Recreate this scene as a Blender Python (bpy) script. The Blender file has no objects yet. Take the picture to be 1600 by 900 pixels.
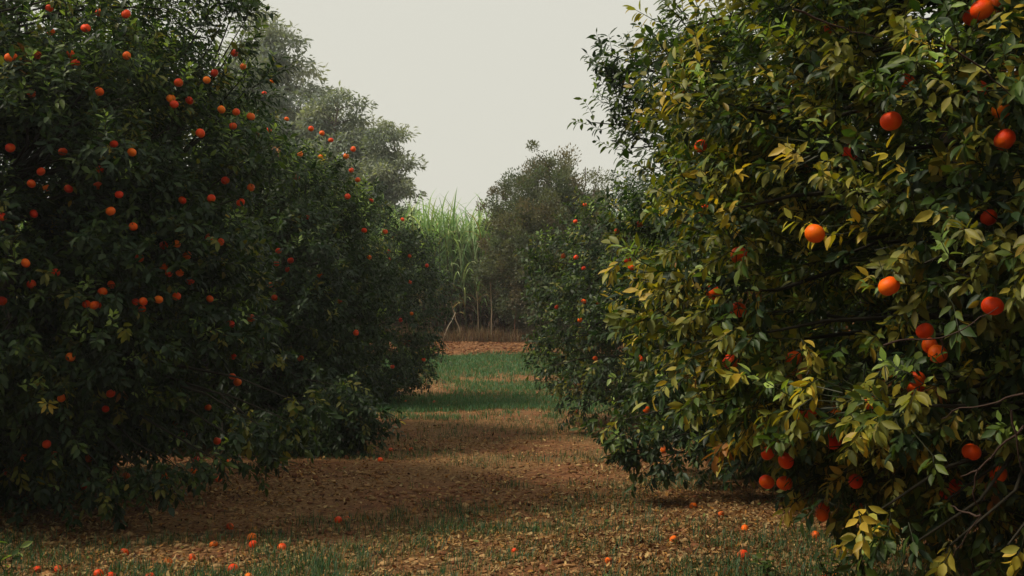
import bpy, math
import numpy as np
from mathutils import Vector

rng = np.random.default_rng(11)
C = bpy.context.scene.collection
scene = bpy.context.scene
PI = math.pi

# ------------------------------------------------------------------ camera
F = 1800.0            # focal length in photo pixels (photo 1600 wide)
EYE = 1.5
PITCH = math.atan(50 / F)
cam = bpy.data.cameras.new('camera')
cam.lens = 36 * F / 1600
cam.clip_start = 0.05
cam.clip_end = 2000
camo = bpy.data.objects.new('camera', cam)
C.objects.link(camo)
camo.location = (0, 0, EYE)
camo.rotation_euler = (PI / 2 + PITCH, 0, 0)
scene.camera = camo

# ------------------------------------------------------------------ light
SUN_EL = math.radians(52)
SUN_AZ = math.atan2(-0.96, -0.22)      # measured from +Y towards +X: to the left and a little behind the camera
world = bpy.data.worlds.new('World')
scene.world = world
world.use_nodes = True
nt = world.node_tree
nt.nodes.clear()
sky = nt.nodes.new('ShaderNodeTexSky')
sky.sky_type = 'NISHITA'
sky.sun_disc = False
sky.sun_elevation = SUN_EL
sky.sun_rotation = SUN_AZ
sky.air_density = 1.0
sky.dust_density = 8.0
sky.ozone_density = 1.0
mixn = nt.nodes.new('ShaderNodeMix')
mixn.data_type = 'RGBA'
mixn.inputs[0].default_value = 0.93
mixn.inputs[7].default_value = (7.5, 7.38, 6.45, 1)     # milky overcast veil
bg = nt.nodes.new('ShaderNodeBackground')
bg.inputs[1].default_value = 0.1
wo = nt.nodes.new('ShaderNodeOutputWorld')
nt.links.new(sky.outputs[0], mixn.inputs[6])
nt.links.new(mixn.outputs[2], bg.inputs[0])
nt.links.new(bg.outputs[0], wo.inputs[0])

sl = bpy.data.lights.new('sun', 'SUN')
sl.energy = 4.0
sl.angle = math.radians(10.0)
sl.color = (1.0, 0.90, 0.72)
so = bpy.data.objects.new('sun', sl)
C.objects.link(so)
sd = Vector((math.sin(SUN_AZ) * math.cos(SUN_EL), math.cos(SUN_AZ) * math.cos(SUN_EL), math.sin(SUN_EL)))
so.rotation_euler = (-sd).to_track_quat('-Z', 'Y').to_euler()
so.location = sd * 60

vs = scene.view_settings
vs.view_transform = 'Standard'
vs.look = 'None'
vs.gamma = 1
vs.exposure = 0.0
scene.cycles.max_bounces = 6
scene.cycles.diffuse_bounces = 3
scene.cycles.glossy_bounces = 2
scene.cycles.transmission_bounces = 3
scene.cycles.volume_bounces = 0
scene.cycles.transparent_max_bounces = 4
scene.cycles.use_denoising = True


# ------------------------------------------------------------------ helpers
def nrm(v):
    return v / np.maximum(np.linalg.norm(v, axis=-1, keepdims=True), 1e-9)


def link(name, me, mats, parent=None, smooth=True):
    for m in (mats if isinstance(mats, (list, tuple)) else [mats]):
        me.materials.append(m)
    o = bpy.data.objects.new(name, me)
    C.objects.link(o)
    if parent is not None:
        o.parent = parent
    if smooth:
        me.polygons.foreach_set('use_smooth', np.ones(len(me.polygons), dtype=bool))
    return o


def np_mesh(name, verts, faces_tri, faces_quad, cols=None, midx=None):
    """verts (n,3); faces_tri (a,3); faces_quad (b,4); cols (n,3) -> POINT colour attribute 'tint'"""
    me = bpy.data.meshes.new(name)
    nt_, nq = len(faces_tri), len(faces_quad)
    me.vertices.add(len(verts))
    me.vertices.foreach_set('co', np.ascontiguousarray(verts, dtype=np.float32).ravel())
    me.loops.add(nt_ * 3 + nq * 4)
    li = np.concatenate([np.asarray(faces_tri, dtype=np.int32).ravel(), np.asarray(faces_quad, dtype=np.int32).ravel()])
    me.loops.foreach_set('vertex_index', li.astype(np.int32))
    me.polygons.add(nt_ + nq)
    st = np.concatenate([np.arange(nt_) * 3, nt_ * 3 + np.arange(nq) * 4]).astype(np.int32)
    me.polygons.foreach_set('loop_start', st)
    if midx is not None:
        me.polygons.foreach_set('material_index', np.asarray(midx, dtype=np.int32))
    if cols is not None:
        a = me.color_attributes.new('tint', 'FLOAT_COLOR', 'POINT')
        c4 = np.ones((len(verts), 4), dtype=np.float32)
        c4[:, :3] = cols
        a.data.foreach_set('color', c4.ravel())
    me.update(calc_edges=True)
    me.validate()
    return me


def leaf_template(lod):
    """(verts, tris, quads): x = width, y = length 0..1, z = normal"""
    if lod == 0:
        ys = np.array([0.24, 0.50, 0.77])
        ws = np.array([0.15, 0.20, 0.115])
        mid = [(0, 0, 0)] + [(0, y, -0.02) for y in ys] + [(0, 1.0, 0)]
        L = [(-w, y, 0.05) for w, y in zip(ws, ys)]
        R = [(w, y, 0.05) for w, y in zip(ws, ys)]
        v = np.array(mid + L + R, dtype=float)
        tri = [(0, 1, 5), (0, 8, 1), (3, 4, 7), (3, 10, 4)]
        quad = [(1, 2, 6, 5), (2, 3, 7, 6), (1, 8, 9, 2), (2, 9, 10, 3)]
        # petiole narrowing is in the tip points; bend added per leaf
    elif lod == 1:
        v = np.array([(0, 0, 0), (0, .36, -.02), (0, .7, -.02), (0, 1, 0), (-.19, .34, .05), (-.15, .7, .05), (.19, .34, .05), (.15, .7, .05)], dtype=float)
        tri = [(0, 1, 4), (0, 6, 1), (2, 3, 5), (2, 7, 3)]
        quad = [(1, 2, 5, 4), (1, 6, 7, 2)]
    else:
        v = np.array([(0, 0, 0), (-.2, .5, .04), (0, 1, 0), (.2, .5, .04)], dtype=float)
        tri = [(0, 3, 1), (1, 3, 2)]
        quad = []
    return v, np.array(tri, dtype=np.int64).reshape(-1, 3), np.array(quad, dtype=np.int64).reshape(-1, 4)


def stamp(template, P, D, N, S, col, bend, wid=None):
    """place a template at every P along D with normal N; bend curls the tip down"""
    v, tri, quad = template
    n, m = len(v), len(P)
    X = nrm(np.cross(D, N))
    N = np.cross(X, D)
    w = np.ones(m) if wid is None else wid
    y = v[:, 1][None, :]
    bz = -bend[:, None] * y ** 2
    yy = y * np.ones((m, 1)) - 0.5 * np.abs(bend[:, None]) * bend[:, None] ** 0 * y ** 3 * 0.5
    out = P[:, None, :] + S[:, None, None] * (
        (v[:, 0][None, :] * w[:, None])[..., None] * X[:, None, :]
        + yy[..., None] * D[:, None, :]
        + (v[:, 2][None, :] * np.ones((m, 1)) + bz)[..., None] * N[:, None, :])
    off = (np.arange(m) * n)[:, None, None]
    t = (tri[None] + off).reshape(-1, 3)
    q = (quad[None] + off).reshape(-1, 4) if len(quad) else np.zeros((0, 4), int)
    c = np.repeat(col, n, axis=0)
    return out.reshape(-1, 3), t, q, c


def merge(parts):
    V, T, Q, K = [], [], [], []
    off = 0
    for v, t, q, c in parts:
        V.append(v); T.append(np.asarray(t).reshape(-1, 3) + off); Q.append(np.asarray(q).reshape(-1, 4) + off); K.append(c)
        off += len(v)
    return np.concatenate(V), np.concatenate(T), np.concatenate(Q), np.concatenate(K)


def tubes(items, sides=5, col=(0.06, 0.045, 0.03)):
    """items: list of (pts (k,3), radii (k,))"""
    V, Q, off = [], [], 0
    for pts, rad in items:
        pts = np.asarray(pts, float)
        k = len(pts)
        rad = np.asarray(rad, float)
        T = np.gradient(pts, axis=0)
        T = nrm(T)
        ref = np.array([0.0, 0.0, 1.0]) if abs(T[0][2]) < 0.9 else np.array([1.0, 0, 0])
        A = nrm(np.cross(T, ref))
        B = np.cross(T, A)
        a = np.arange(sides) * 2 * PI / sides
        ring = pts[:, None, :] + rad[:, None, None] * (np.cos(a)[None, :, None] * A[:, None, :] + np.sin(a)[None, :, None] * B[:, None, :])
        V.append(ring.reshape(-1, 3))
        i = np.arange(k - 1)[:, None] * sides
        j = np.arange(sides)[None, :]
        jn = (j + 1) % sides
        q = np.stack([i + j, i + jn, i + sides + jn, i + sides + j], -1).reshape(-1, 4) + off
        Q.append(q)
        off += k * sides
    V = np.concatenate(V)
    Q = np.concatenate(Q)
    return V, np.zeros((0, 3), int), Q, np.tile(np.array(col, float), (len(V), 1))


def curve(p0, p1, sag, k=6, wob=0.0, r=rng):
    t = np.linspace(0, 1, k)[:, None]
    p = np.asarray(p0)[None] * (1 - t) + np.asarray(p1)[None] * t
    p = p + np.array([0, 0, 1.0])[None] * (sag * 4 * t * (1 - t))
    if wob:
        w = r.normal(0, wob, (k, 3)); w[0] = 0; w[-1] = 0
        p = p + w
    return p


_perm = np.random.default_rng(5).random((256, 256))


def vnoise(x, y):
    xi = np.floor(x).astype(int); yi = np.floor(y).astype(int)
    fx = x - xi; fy = y - yi
    fx = fx * fx * (3 - 2 * fx); fy = fy * fy * (3 - 2 * fy)
    g = lambda a, b: _perm[a & 255, b & 255]
    return (g(xi, yi) * (1 - fx) * (1 - fy) + g(xi + 1, yi) * fx * (1 - fy) + g(xi, yi + 1) * (1 - fx) * fy + g(xi + 1, yi + 1) * fx * fy)


def fbm(x, y, o=4):
    s = 0; a = 0.5
    for i in range(o):
        s = s + a * vnoise(x * 2 ** i + 17.3 * i, y * 2 ** i + 9.1 * i); a *= 0.5
    return s


def sstep(a, b, x):
    t = np.clip((x - a) / (b - a), 0, 1)
    return t * t * (3 - 2 * t)


def base_height(x, y):
    x = np.asarray(x, float); y = np.asarray(y, float)
    h = 0.50 * sstep(20, 31, y)
    yb = 31.0 + 0.5 * np.sin(x * 0.3) + 0.4 * (vnoise(x * 0.7, x * 0 + 3) - .5)
    h = h + 0.36 * sstep(0, 1.8, y - yb)
    return h


def height(x, y):
    x = np.asarray(x, float); y = np.asarray(y, float)
    near = np.clip(1.2 - np.abs(y) / 60, 0.2, 1)
    h = base_height(x, y) + 0.10 * (fbm(x * 0.5, y * 0.5, 2) - .37)
    rough = 0.35 + 1.0 * sstep(.42, .62, fbm(x * 0.8 + 40, y * 0.8 + 7, 3))
    h = h + near * rough * (0.060 * (fbm(x * 3.5, y * 3.5, 3) - .43) + 0.035 * np.maximum(fbm(x * 13, y * 13, 2) - .38, 0))
    return h


def ground_at(px, py):
    d = EYE * F / max(py - 500, 20)
    for _ in range(12):
        X = (px - 800) / F * d
        z = float(height(X, d))
        d = (EYE - z) * F / (py - 500) if py > 502 else d
    return X, d, float(height(X, d))


def tag(o, label=None, cat=None, group=None, kind=None):
    if label: o['label'] = label
    if cat: o['category'] = cat
    if group: o['group'] = group
    if kind: o['kind'] = kind
    return o


def empty(name, loc):
    o = bpy.data.objects.new(name, None)
    o.location = loc
    o.empty_display_size = 0.2
    C.objects.link(o)
    return o


# ------------------------------------------------------------------ materials
def mat(name):
    m = bpy.data.materials.new(name)
    m.use_nodes = True
    n = m.node_tree
    n.nodes.clear()
    return m, n, n.nodes.new('ShaderNodeOutputMaterial')


def leaf_material(name, rough=0.38, spec=0.5, trans=0.32, tcol=(1.5, 1.6, 0.5), under=1.35):
    m, n, out = mat(name)
    at = n.nodes.new('ShaderNodeAttribute'); at.attribute_name = 'tint'
    geo = n.nodes.new('ShaderNodeNewGeometry')
    noi = n.nodes.new('ShaderNodeTexNoise'); noi.inputs['Scale'].default_value = 45; noi.inputs['Detail'].default_value = 2
    tc = n.nodes.new('ShaderNodeTexCoord')
    n.links.new(tc.outputs['Object'], noi.inputs['Vector'])
    mr = n.nodes.new('ShaderNodeMapRange'); mr.inputs[3].default_value = 0.65; mr.inputs[4].default_value = 1.35
    n.links.new(noi.outputs[0], mr.inputs[0])
    und = n.nodes.new('ShaderNodeMapRange'); und.inputs[3].default_value = 1.0; und.inputs[4].default_value = under
    n.links.new(geo.outputs['Backfacing'], und.inputs[0])
    mu = n.nodes.new('ShaderNodeMath'); mu.operation = 'MULTIPLY'
    n.links.new(mr.outputs[0], mu.inputs[0]); n.links.new(und.outputs[0], mu.inputs[1])
    sc = n.nodes.new('ShaderNodeVectorMath'); sc.operation = 'SCALE'
    n.links.new(at.outputs['Color'], sc.inputs[0]); n.links.new(mu.outputs[0], sc.inputs['Scale'])
    p = n.nodes.new('ShaderNodeBsdfPrincipled')
    n.links.new(sc.outputs[0], p.inputs['Base Color'])
    p.inputs['Roughness'].default_value = rough
    p.inputs['Specular IOR Level'].default_value = spec
    t = n.nodes.new('ShaderNodeBsdfTranslucent')
    tm = n.nodes.new('ShaderNodeVectorMath'); tm.operation = 'MULTIPLY'; tm.inputs[1].default_value = tcol
    n.links.new(at.outputs['Color'], tm.inputs[0]); n.links.new(tm.outputs[0], t.inputs[0])
    mx = n.nodes.new('ShaderNodeMixShader'); mx.inputs[0].default_value = trans
    n.links.new(p.outputs[0], mx.inputs[1]); n.links.new(t.outputs[0], mx.inputs[2])
    n.links.new(mx.outputs[0], out.inputs[0])
    return m


def tint_material(name, rough=0.85, spec=0.2, bump=0.0, bscale=60):
    m, n, out = mat(name)
    at = n.nodes.new('ShaderNodeAttribute'); at.attribute_name = 'tint'
    p = n.nodes.new('ShaderNodeBsdfPrincipled')
    noi = n.nodes.new('ShaderNodeTexNoise'); noi.inputs['Scale'].default_value = bscale; noi.inputs['Detail'].default_value = 4
    tc = n.nodes.new('ShaderNodeTexCoord')
    n.links.new(tc.outputs['Object'], noi.inputs['Vector'])
    mr = n.nodes.new('ShaderNodeMapRange'); mr.inputs[3].default_value = 0.6; mr.inputs[4].default_value = 1.4
    n.links.new(noi.outputs[0], mr.inputs[0])
    sc = n.nodes.new('ShaderNodeVectorMath'); sc.operation = 'SCALE'
    n.links.new(at.outputs['Color'], sc.inputs[0]); n.links.new(mr.outputs[0], sc.inputs['Scale'])
    n.links.new(sc.outputs[0], p.inputs['Base Color'])
    p.inputs['Roughness'].default_value = rough
    p.inputs['Specular IOR Level'].default_value = spec
    if bump:
        b = n.nodes.new('ShaderNodeBump'); b.inputs['Strength'].default_value = bump; b.inputs['Distance'].default_value = 0.01
        n.links.new(noi.outputs[0], b.inputs['Height']); n.links.new(b.outputs[0], p.inputs['Normal'])
    n.links.new(p.outputs[0], out.inputs[0])
    return m


M_LEAF = leaf_material('citrus_leaf', rough=0.5, spec=0.3)
M_SOFT = leaf_material('soft_leaf', rough=0.6, spec=0.25, trans=0.3)
M_BLADE = leaf_material('grass_blade', rough=0.55, spec=0.3, trans=0.35, tcol=(1.2, 1.4, 0.6))
M_DRY = leaf_material('dry_leaf', rough=0.8, spec=0.15, trans=0.15, tcol=(1.2, 1.0, 0.8), under=1.1)
M_BARK = tint_material('bark', bump=0.6, bscale=40)
M_CLOD = tint_material('soil_clod', rough=0.95, spec=0.1, bump=0.7, bscale=70)


def orange_material():
    m, n, out = mat('orange_peel')
    oi = n.nodes.new('ShaderNodeObjectInfo')
    ramp = n.nodes.new('ShaderNodeValToRGB')
    e = ramp.color_ramp.elements
    e[0].position = 0.0; e[0].color = (0.66, 0.030, 0.002, 1)
    e[1].position = 1.0; e[1].color = (0.86, 0.17, 0.004, 1)
    x = ramp.color_ramp.elements.new(0.6); x.color = (0.78, 0.060, 0.002, 1)
    n.links.new(oi.outputs['Random'], ramp.inputs[0])
    tc = n.nodes.new('ShaderNodeTexCoord')
    big = n.nodes.new('ShaderNodeTexNoise'); big.inputs['Scale'].default_value = 22; big.inputs['Detail'].default_value = 3
    n.links.new(tc.outputs['Object'], big.inputs['Vector'])
    hs = n.nodes.new('ShaderNodeMapRange'); hs.inputs[3].default_value = 0.75; hs.inputs[4].default_value = 1.25
    n.links.new(big.outputs[0], hs.inputs[0])
    sc = n.nodes.new('ShaderNodeVectorMath'); sc.operation = 'SCALE'
    n.links.new(ramp.outputs[0], sc.inputs[0]); n.links.new(hs.outputs[0], sc.inputs['Scale'])
    pat = n.nodes.new('ShaderNodeTexNoise'); pat.inputs['Scale'].default_value = 11; pat.inputs['Detail'].default_value = 4
    n.links.new(tc.outputs['Object'], pat.inputs['Vector'])
    pm = n.nodes.new('ShaderNodeMapRange'); pm.inputs[1].default_value = .5; pm.inputs[2].default_value = .72; pm.inputs[4].default_value = .6
    n.links.new(pat.outputs[0], pm.inputs[0])
    px_ = n.nodes.new('ShaderNodeMix'); px_.data_type = 'RGBA'; px_.inputs[7].default_value = (.75, .20, .006, 1)
    n.links.new(pm.outputs[0], px_.inputs[0]); n.links.new(sc.outputs[0], px_.inputs[6])
    vor = n.nodes.new('ShaderNodeTexVoronoi'); vor.inputs['Scale'].default_value = 420
    n.links.new(tc.outputs['Object'], vor.inputs['Vector'])
    b = n.nodes.new('ShaderNodeBump'); b.inputs['Strength'].default_value = 0.35; b.inputs['Distance'].default_value = 0.002
    n.links.new(vor.outputs['Distance'], b.inputs['Height'])
    p = n.nodes.new('ShaderNodeBsdfPrincipled')
    n.links.new(px_.outputs[2], p.inputs['Base Color'])
    n.links.new(b.outputs[0], p.inputs['Normal'])
    p.inputs['Roughness'].default_value = 0.42
    p.inputs['Specular IOR Level'].default_value = 0.2
    p.inputs['Subsurface Weight'].default_value = 0.0
    p.inputs['Subsurface Radius'].default_value = (0.02, 0.008, 0.002)
    p.inputs['Subsurface Scale'].default_value = 0.3
    n.links.new(p.outputs[0], out.inputs[0])
    return m


M_ORANGE = orange_material()


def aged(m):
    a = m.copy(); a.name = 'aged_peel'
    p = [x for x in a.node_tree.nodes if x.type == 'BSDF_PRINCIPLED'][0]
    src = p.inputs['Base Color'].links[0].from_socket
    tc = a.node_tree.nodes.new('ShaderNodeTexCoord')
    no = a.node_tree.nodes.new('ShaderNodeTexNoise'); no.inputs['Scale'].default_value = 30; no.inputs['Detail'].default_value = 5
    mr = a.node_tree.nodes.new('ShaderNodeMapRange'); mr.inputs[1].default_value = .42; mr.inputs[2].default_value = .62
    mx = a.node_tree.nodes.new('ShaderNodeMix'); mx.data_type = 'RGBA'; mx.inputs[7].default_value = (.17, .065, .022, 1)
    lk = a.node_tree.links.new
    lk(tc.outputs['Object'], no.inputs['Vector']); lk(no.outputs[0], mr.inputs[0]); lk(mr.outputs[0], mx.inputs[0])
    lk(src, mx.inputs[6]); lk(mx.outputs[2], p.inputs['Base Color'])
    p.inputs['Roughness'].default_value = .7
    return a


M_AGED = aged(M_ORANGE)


def soil_material():
    m, n, out = mat('orchard_soil')
    tc = n.nodes.new('ShaderNodeTexCoord')
    P = tc.outputs['Object']

    def noise(s, d=5, r=0.6):
        t = n.nodes.new('ShaderNodeTexNoise'); t.inputs['Scale'].default_value = s; t.inputs['Detail'].default_value = d
        t.inputs['Roughness'].default_value = r
        n.links.new(P, t.inputs['Vector'])
        return t.outputs[0]

    def ramp(src, stops):
        r = n.nodes.new('ShaderNodeValToRGB')
        e = r.color_ramp.elements
        e[0].position, e[0].color = stops[0][0], stops[0][1] + (1,)
        e[1].position, e[1].color = stops[-1][0], stops[-1][1] + (1,)
        for pos, c in stops[1:-1]:
            k = e.new(pos); k.color = c + (1,)
        n.links.new(src, r.inputs[0])
        return r.outputs[0]

    def mix(f, a, b, mode='MIX'):
        x = n.nodes.new('ShaderNodeMix'); x.data_type = 'RGBA'; x.blend_type = mode
        if isinstance(f, float): x.inputs[0].default_value = f
        else: n.links.new(f, x.inputs[0])
        n.links.new(a, x.inputs[6])
        if isinstance(b, tuple): x.inputs[7].default_value = b + (1,)
        else: n.links.new(b, x.inputs[7])
        return x.outputs[2]
    c1 = ramp(noise(26, 6, .7), [(.34, (.060, .027, .011)), (.5, (.23, .120, .048)), (.66, (.44, .265, .115))])
    c2 = ramp(noise(9, 6, .75), [(.36, (.10, .038, .017)), (.62, (.31, .140, .058))])
    patch = ramp(noise(0.7, 3, .6), [(.42, (0, 0, 0)), (.58, (1, 1, 1))])
    c = mix(patch, c1, c2)
    c = mix(0.55, c, ramp(noise(70, 4, .7), [(.35, (.25, .22, .2)), (.62, (1.0, 1.0, 1.0))]), 'MULTIPLY')
    sx = n.nodes.new('ShaderNodeSeparateXYZ'); n.links.new(P, sx.inputs[0])
    bk = n.nodes.new('ShaderNodeMapRange'); bk.inputs[1].default_value = 30.2; bk.inputs[2].default_value = 31.4; bk.inputs[4].default_value = .8
    n.links.new(sx.outputs['Y'], bk.inputs[0])
    c = mix(bk.outputs[0], c, ramp(noise(5, 7, .8), [(.36, (.055, .022, .013)), (.62, (.27, .13, .06))]))
    p = n.nodes.new('ShaderNodeBsdfPrincipled')
    n.links.new(c, p.inputs['Base Color'])
    p.inputs['Roughness'].default_value = 0.95
    p.inputs['Specular IOR Level'].default_value = 0.15
    b = n.nodes.new('ShaderNodeBump'); b.inputs['Strength'].default_value = 0.9; b.inputs['Distance'].default_value = 0.03
    n.links.new(noise(30, 8, .7), b.inputs['Height']); n.links.new(b.outputs[0], p.inputs['Normal'])
    n.links.new(p.outputs[0], out.inputs[0])
    return m


# ------------------------------------------------------------------ ground sheet
def axis(dense_lo, dense_hi, step, far, grow=1.25):
    a = list(np.arange(dense_lo, dense_hi, step))
    s = step
    while a[-1] < far:
        s *= grow; a.append(a[-1] + s)
    lo = []
    s = step; p = dense_lo
    while p > -far:
        s *= grow; p -= s; lo.append(p)
    return np.array(lo[::-1] + a)


xs = axis(-6.0, 5.0, 0.03, 500, 1.16)
ya = [2.0]
while ya[-1] < 36:
    ya.append(ya[-1] + 0.0028 * ya[-1] + 0.004)
s = 0.15
while ya[-1] < 700:
    s *= 1.18; ya.append(ya[-1] + s)
yl = []; s = 0.03; p = 2.0
while p > -60:
    s *= 1.3; p -= s; yl.append(p)
ys = np.array(yl[::-1] + ya)
GX, GY = np.meshgrid(xs, ys)
GZ = height(GX, GY)
nx, ny = len(xs), len(ys)
gv = np.stack([GX.ravel(), GY.ravel(), GZ.ravel()], -1)
ii = (np.arange(ny - 1)[:, None] * nx + np.arange(nx - 1)[None, :]).ravel()
gq = np.stack([ii, ii + 1, ii + nx + 1, ii + nx], -1)
ground = link('ground', np_mesh('ground', gv, np.zeros((0, 3), int), gq), soil_material())
tag(ground, 'rough reddish brown orchard soil between the two rows of orange trees', kind='structure')

# ------------------------------------------------------------------ citrus trees
PAL = {
    'dark': [(.010, .026, .009), (.015, .036, .011), (.022, .046, .013), (.032, .056, .016)],
    'mid': [(.032, .064, .014), (.048, .082, .015), (.068, .098, .018)],
    'olive': [(.095, .110, .018), (.125, .130, .020), (.165, .150, .022)],
    'yellow': [(.30, .25, .035), (.38, .27, .04), (.26, .26, .06)],
    'young': [(.13, .21, .045), (.18, .26, .06), (.22, .30, .09)],
    'brown': [(.16, .07, .02), (.24, .10, .025)],
}
PAL = {k: np.array(v) for k, v in PAL.items()}


class Crown:
    def __init__(s, cx, cy, R, z0, z1, n=2.4, zf=0.42, seed=0, lean=(0, 0)):
        s.c = np.array([cx, cy]); s.R = R; s.z0 = z0; s.z1 = z1; s.n = n
        s.zc = z0 + zf * (z1 - z0)
        s.seed = seed
        r = np.random.default_rng(seed)
        s.ph = r.uniform(0, 2 * PI, 4)

    def f(s, p):
        d = p[..., :2] - s.c
        rho = np.hypot(d[..., 0], d[..., 1])
        th = np.arctan2(d[..., 1], d[..., 0])
        w = 1 + .05 * np.sin(2 * th + s.ph[0]) + .05 * np.sin(3 * th + s.ph[1] + p[..., 2]) + .04 * np.sin(5 * th + s.ph[2] - 1.7 * p[..., 2])
        dz = p[..., 2] - s.zc
        H = np.where(dz > 0, s.z1 - s.zc, s.zc - s.z0)
        n = np.where(dz > 0, s.n, 3.2)
        return ((rho / (s.R * w)) ** n + (np.abs(dz) / H) ** n) ** (1 / n)

    def surface_points(s, k, r):
        """roughly even points on f = 1"""
        out = []
        while len(out) < k:
            d = nrm(r.normal(size=(k * 2, 3)))
            c = np.array([s.c[0], s.c[1], s.zc])
            lo = np.zeros(len(d)); hi = np.full(len(d), s.R * 2.5 + s.z1)
            for _ in range(24):
                m = (lo + hi) / 2
                ins = s.f(c + d * m[:, None]) < 1
                lo = np.where(ins, m, lo); hi = np.where(ins, hi, m)
            p = c + d * lo[:, None]
            w = lo ** 2 / (lo ** 2).max()
            out.extend(p[r.random(len(p)) < w ** 0.8])
        return np.array(out[:k])


def ray_of(px, py):
    d = np.array([(px - 800) / F, 1.0, 0])
    u = (450 - py) / F
    cp, sp = math.cos(PITCH), math.sin(PITCH)
    return nrm(np.array([d[0], cp - u * sp, sp + u * cp]))


def hit(crown, px, py, depth=0.0, level=1.0):
    d = ray_of(px, py)
    t = np.linspace(1.5, 40, 3000)
    P = np.array([0, 0, EYE]) + d * t[:, None]
    fv = crown.f(P)
    ins = np.where(fv < level)[0]
    i = ins[0] if len(ins) else int(np.argmin(fv))
    return np.array([0, 0, EYE]) + d * (t[i] + depth)


def citrus(name, crown, nbough, nshoot, nleaf, llen, lod, label, fruits, mixw, bough_r=0.36, trunk_r=0.11, seed=1,
           group='orange trees in the two orchard rows', extra=None, fruit_r=0.036, clear=1.0, clear_p=.90, top_young=.14, holes=(), nhole=0, gold_side=0.0, fdep=.12, inner_w=.35):
    r = np.random.default_rng(seed)
    cx, cy = crown.c
    gz = float(height(cx, cy))
    root = empty(name, (cx, cy, gz))
    tag(root, label, 'orange tree', group)
    org = np.array([cx, cy, gz])
    # boughs, spaced out over the crown's skin
    cand = crown.surface_points(nbough * 5, r)
    keep = [cand[0]]
    for c in cand[1:]:
        if len(keep) >= nbough: break
        dd = np.linalg.norm(np.array(keep) - c, axis=1).min()
        if dd > bough_r * 1.05 * (1 if len(keep) < nbough * .8 else .8): keep.append(c)
    B = np.array(keep)
    cen = np.array([cx, cy, crown.zc - 0.2])
    inw = r.uniform(0.03, 0.20, len(B))[:, None]
    B = B + (cen - B) * inw
    out_low = B[:, 2] < crown.z0 + 0.25 * (crown.z1 - crown.z0)
    inner = crown.surface_points(nbough // 3, r)
    inner = inner + (cen - inner) * r.uniform(.28, .5, len(inner))[:, None]
    BB = np.concatenate([B, inner])
    br = np.concatenate([bough_r * r.uniform(.7, 1.25, len(B)), np.full(len(inner), bough_r * 1.5)])
    if extra is not None:
        BB = np.concatenate([BB, extra[:, :3]]); br = np.concatenate([br, extra[:, 3]])
    # shoots
    wgt = br ** 2.2
    wgt[len(B):len(B) + len(inner)] *= inner_w
    bi = r.choice(len(BB), nshoot, p=wgt / wgt.sum())
    off = nrm(r.normal(size=(nshoot, 3))) * (r.random(nshoot) ** 0.45)[:, None]
    off[:, 2] *= 0.72
    S = BB[bi] + off * br[bi][:, None]
    ok = (crown.f(S) < 1.10 + 0.1 * r.random(nshoot)) | (bi >= len(B) + len(inner))
    ok &= S[:, 2] > gz + 0.12
    hs_ = [(hit(crown, *h[:2]), h[2]) for h in holes]
    if nhole:
        hp = crown.surface_points(nhole, r)
        hs_ += [(q, r.uniform(.18, .42)) for q in hp if q[1] < cy + .6]
    for q, rad_ in hs_:
        e_ = (S - q) / np.array([1, 1, .75])
        ok &= (np.linalg.norm(e_, axis=1) > rad_ * (1 + .3 * r.random(nshoot))) | (r.random(nshoot) < .12)
    S, bi, off = S[ok], bi[ok], off[ok]
    outv = nrm(S - cen)
    # the shoot's direction: away from the bough, out and a little up; drooping on the skirt
    low = (S[:, 2] < crown.z0 + 0.35 * (crown.z1 - crown.z0)).astype(float)[:, None]
    D = nrm(off * 0.5 + outv * 0.8 + np.array([0, 0, 1.0]) * (0.45 - 0.9 * low) + r.normal(0, .38, S.shape))
    Ls = r.uniform(.55, 1.25, len(S)) * llen * 2.1
    # colour of bough and shoot
    kinds = list(mixw.keys())
    pw = np.array([mixw[k] for k in kinds], float); pw /= pw.sum()
    bshift = r.random(len(BB))
    sk = r.choice(len(kinds), len(S), p=pw)
    if 'young' in kinds:
        hi = (S[:, 2] - crown.z0) / (crown.z1 - crown.z0)
        up_ = r.random(len(S)) < top_young * sstep(.45, .95, hi)
        sk[up_] = kinds.index('young')
    if gold_side:
        gs = r.random(len(S)) < gold_side * np.clip(-outv[:, 0] - .35, 0, 1) * 2
        sk[gs & (r.random(len(S)) < .5)] = kinds.index('yellow')
        sk[gs & (r.random(len(S)) < .5)] = kinds.index('olive')
    young = np.array([k == 'young' for k in kinds])[sk]
    D[young] = nrm(D[young] + np.array([0, 0, .9]))
    sx = r.random(len(S))
    long_ = sx > 0.985
    Ls[long_] *= 2.0
    # leaves
    nl = nleaf
    k = np.tile(np.arange(nl), len(S))
    si = np.repeat(np.arange(len(S)), nl)
    t = (k + r.random(len(k)) * .6) / nl
    ax = D[si]
    h = nrm(np.cross(ax, nrm(r.normal(size=(len(S), 3)))[si]))
    h2 = np.cross(ax, h)
    an = k * 2.4 + r.uniform(-.4, .4, len(k))
    rad = np.cos(an)[:, None] * h + np.sin(an)[:, None] * h2
    P = S[si] + ax * (Ls[si] * t)[:, None] + rad * 0.006
    LD = nrm(ax * (0.35 + .6 * t)[:, None] + rad * 0.9 + np.array([0, 0, -1.0]) * (0.28 + 0.25 * r.random(len(k)))[:, None] * (~young[si])[:, None]
             + r.normal(0, .15, P.shape))
    LN = nrm(np.array([0, 0, .75]) + outv[si] * 0.55 + r.normal(0, .42, P.shape))
    sz = llen * r.uniform(.55, 1.25, len(k)) * np.where(young[si], .8, 1)
    col = np.zeros((len(k), 3))
    for j, kk in enumerate(kinds):
        ms = sk[si] == j
        cc = PAL[kk]
        col[ms] = cc[r.integers(0, len(cc), ms.sum())]
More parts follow.
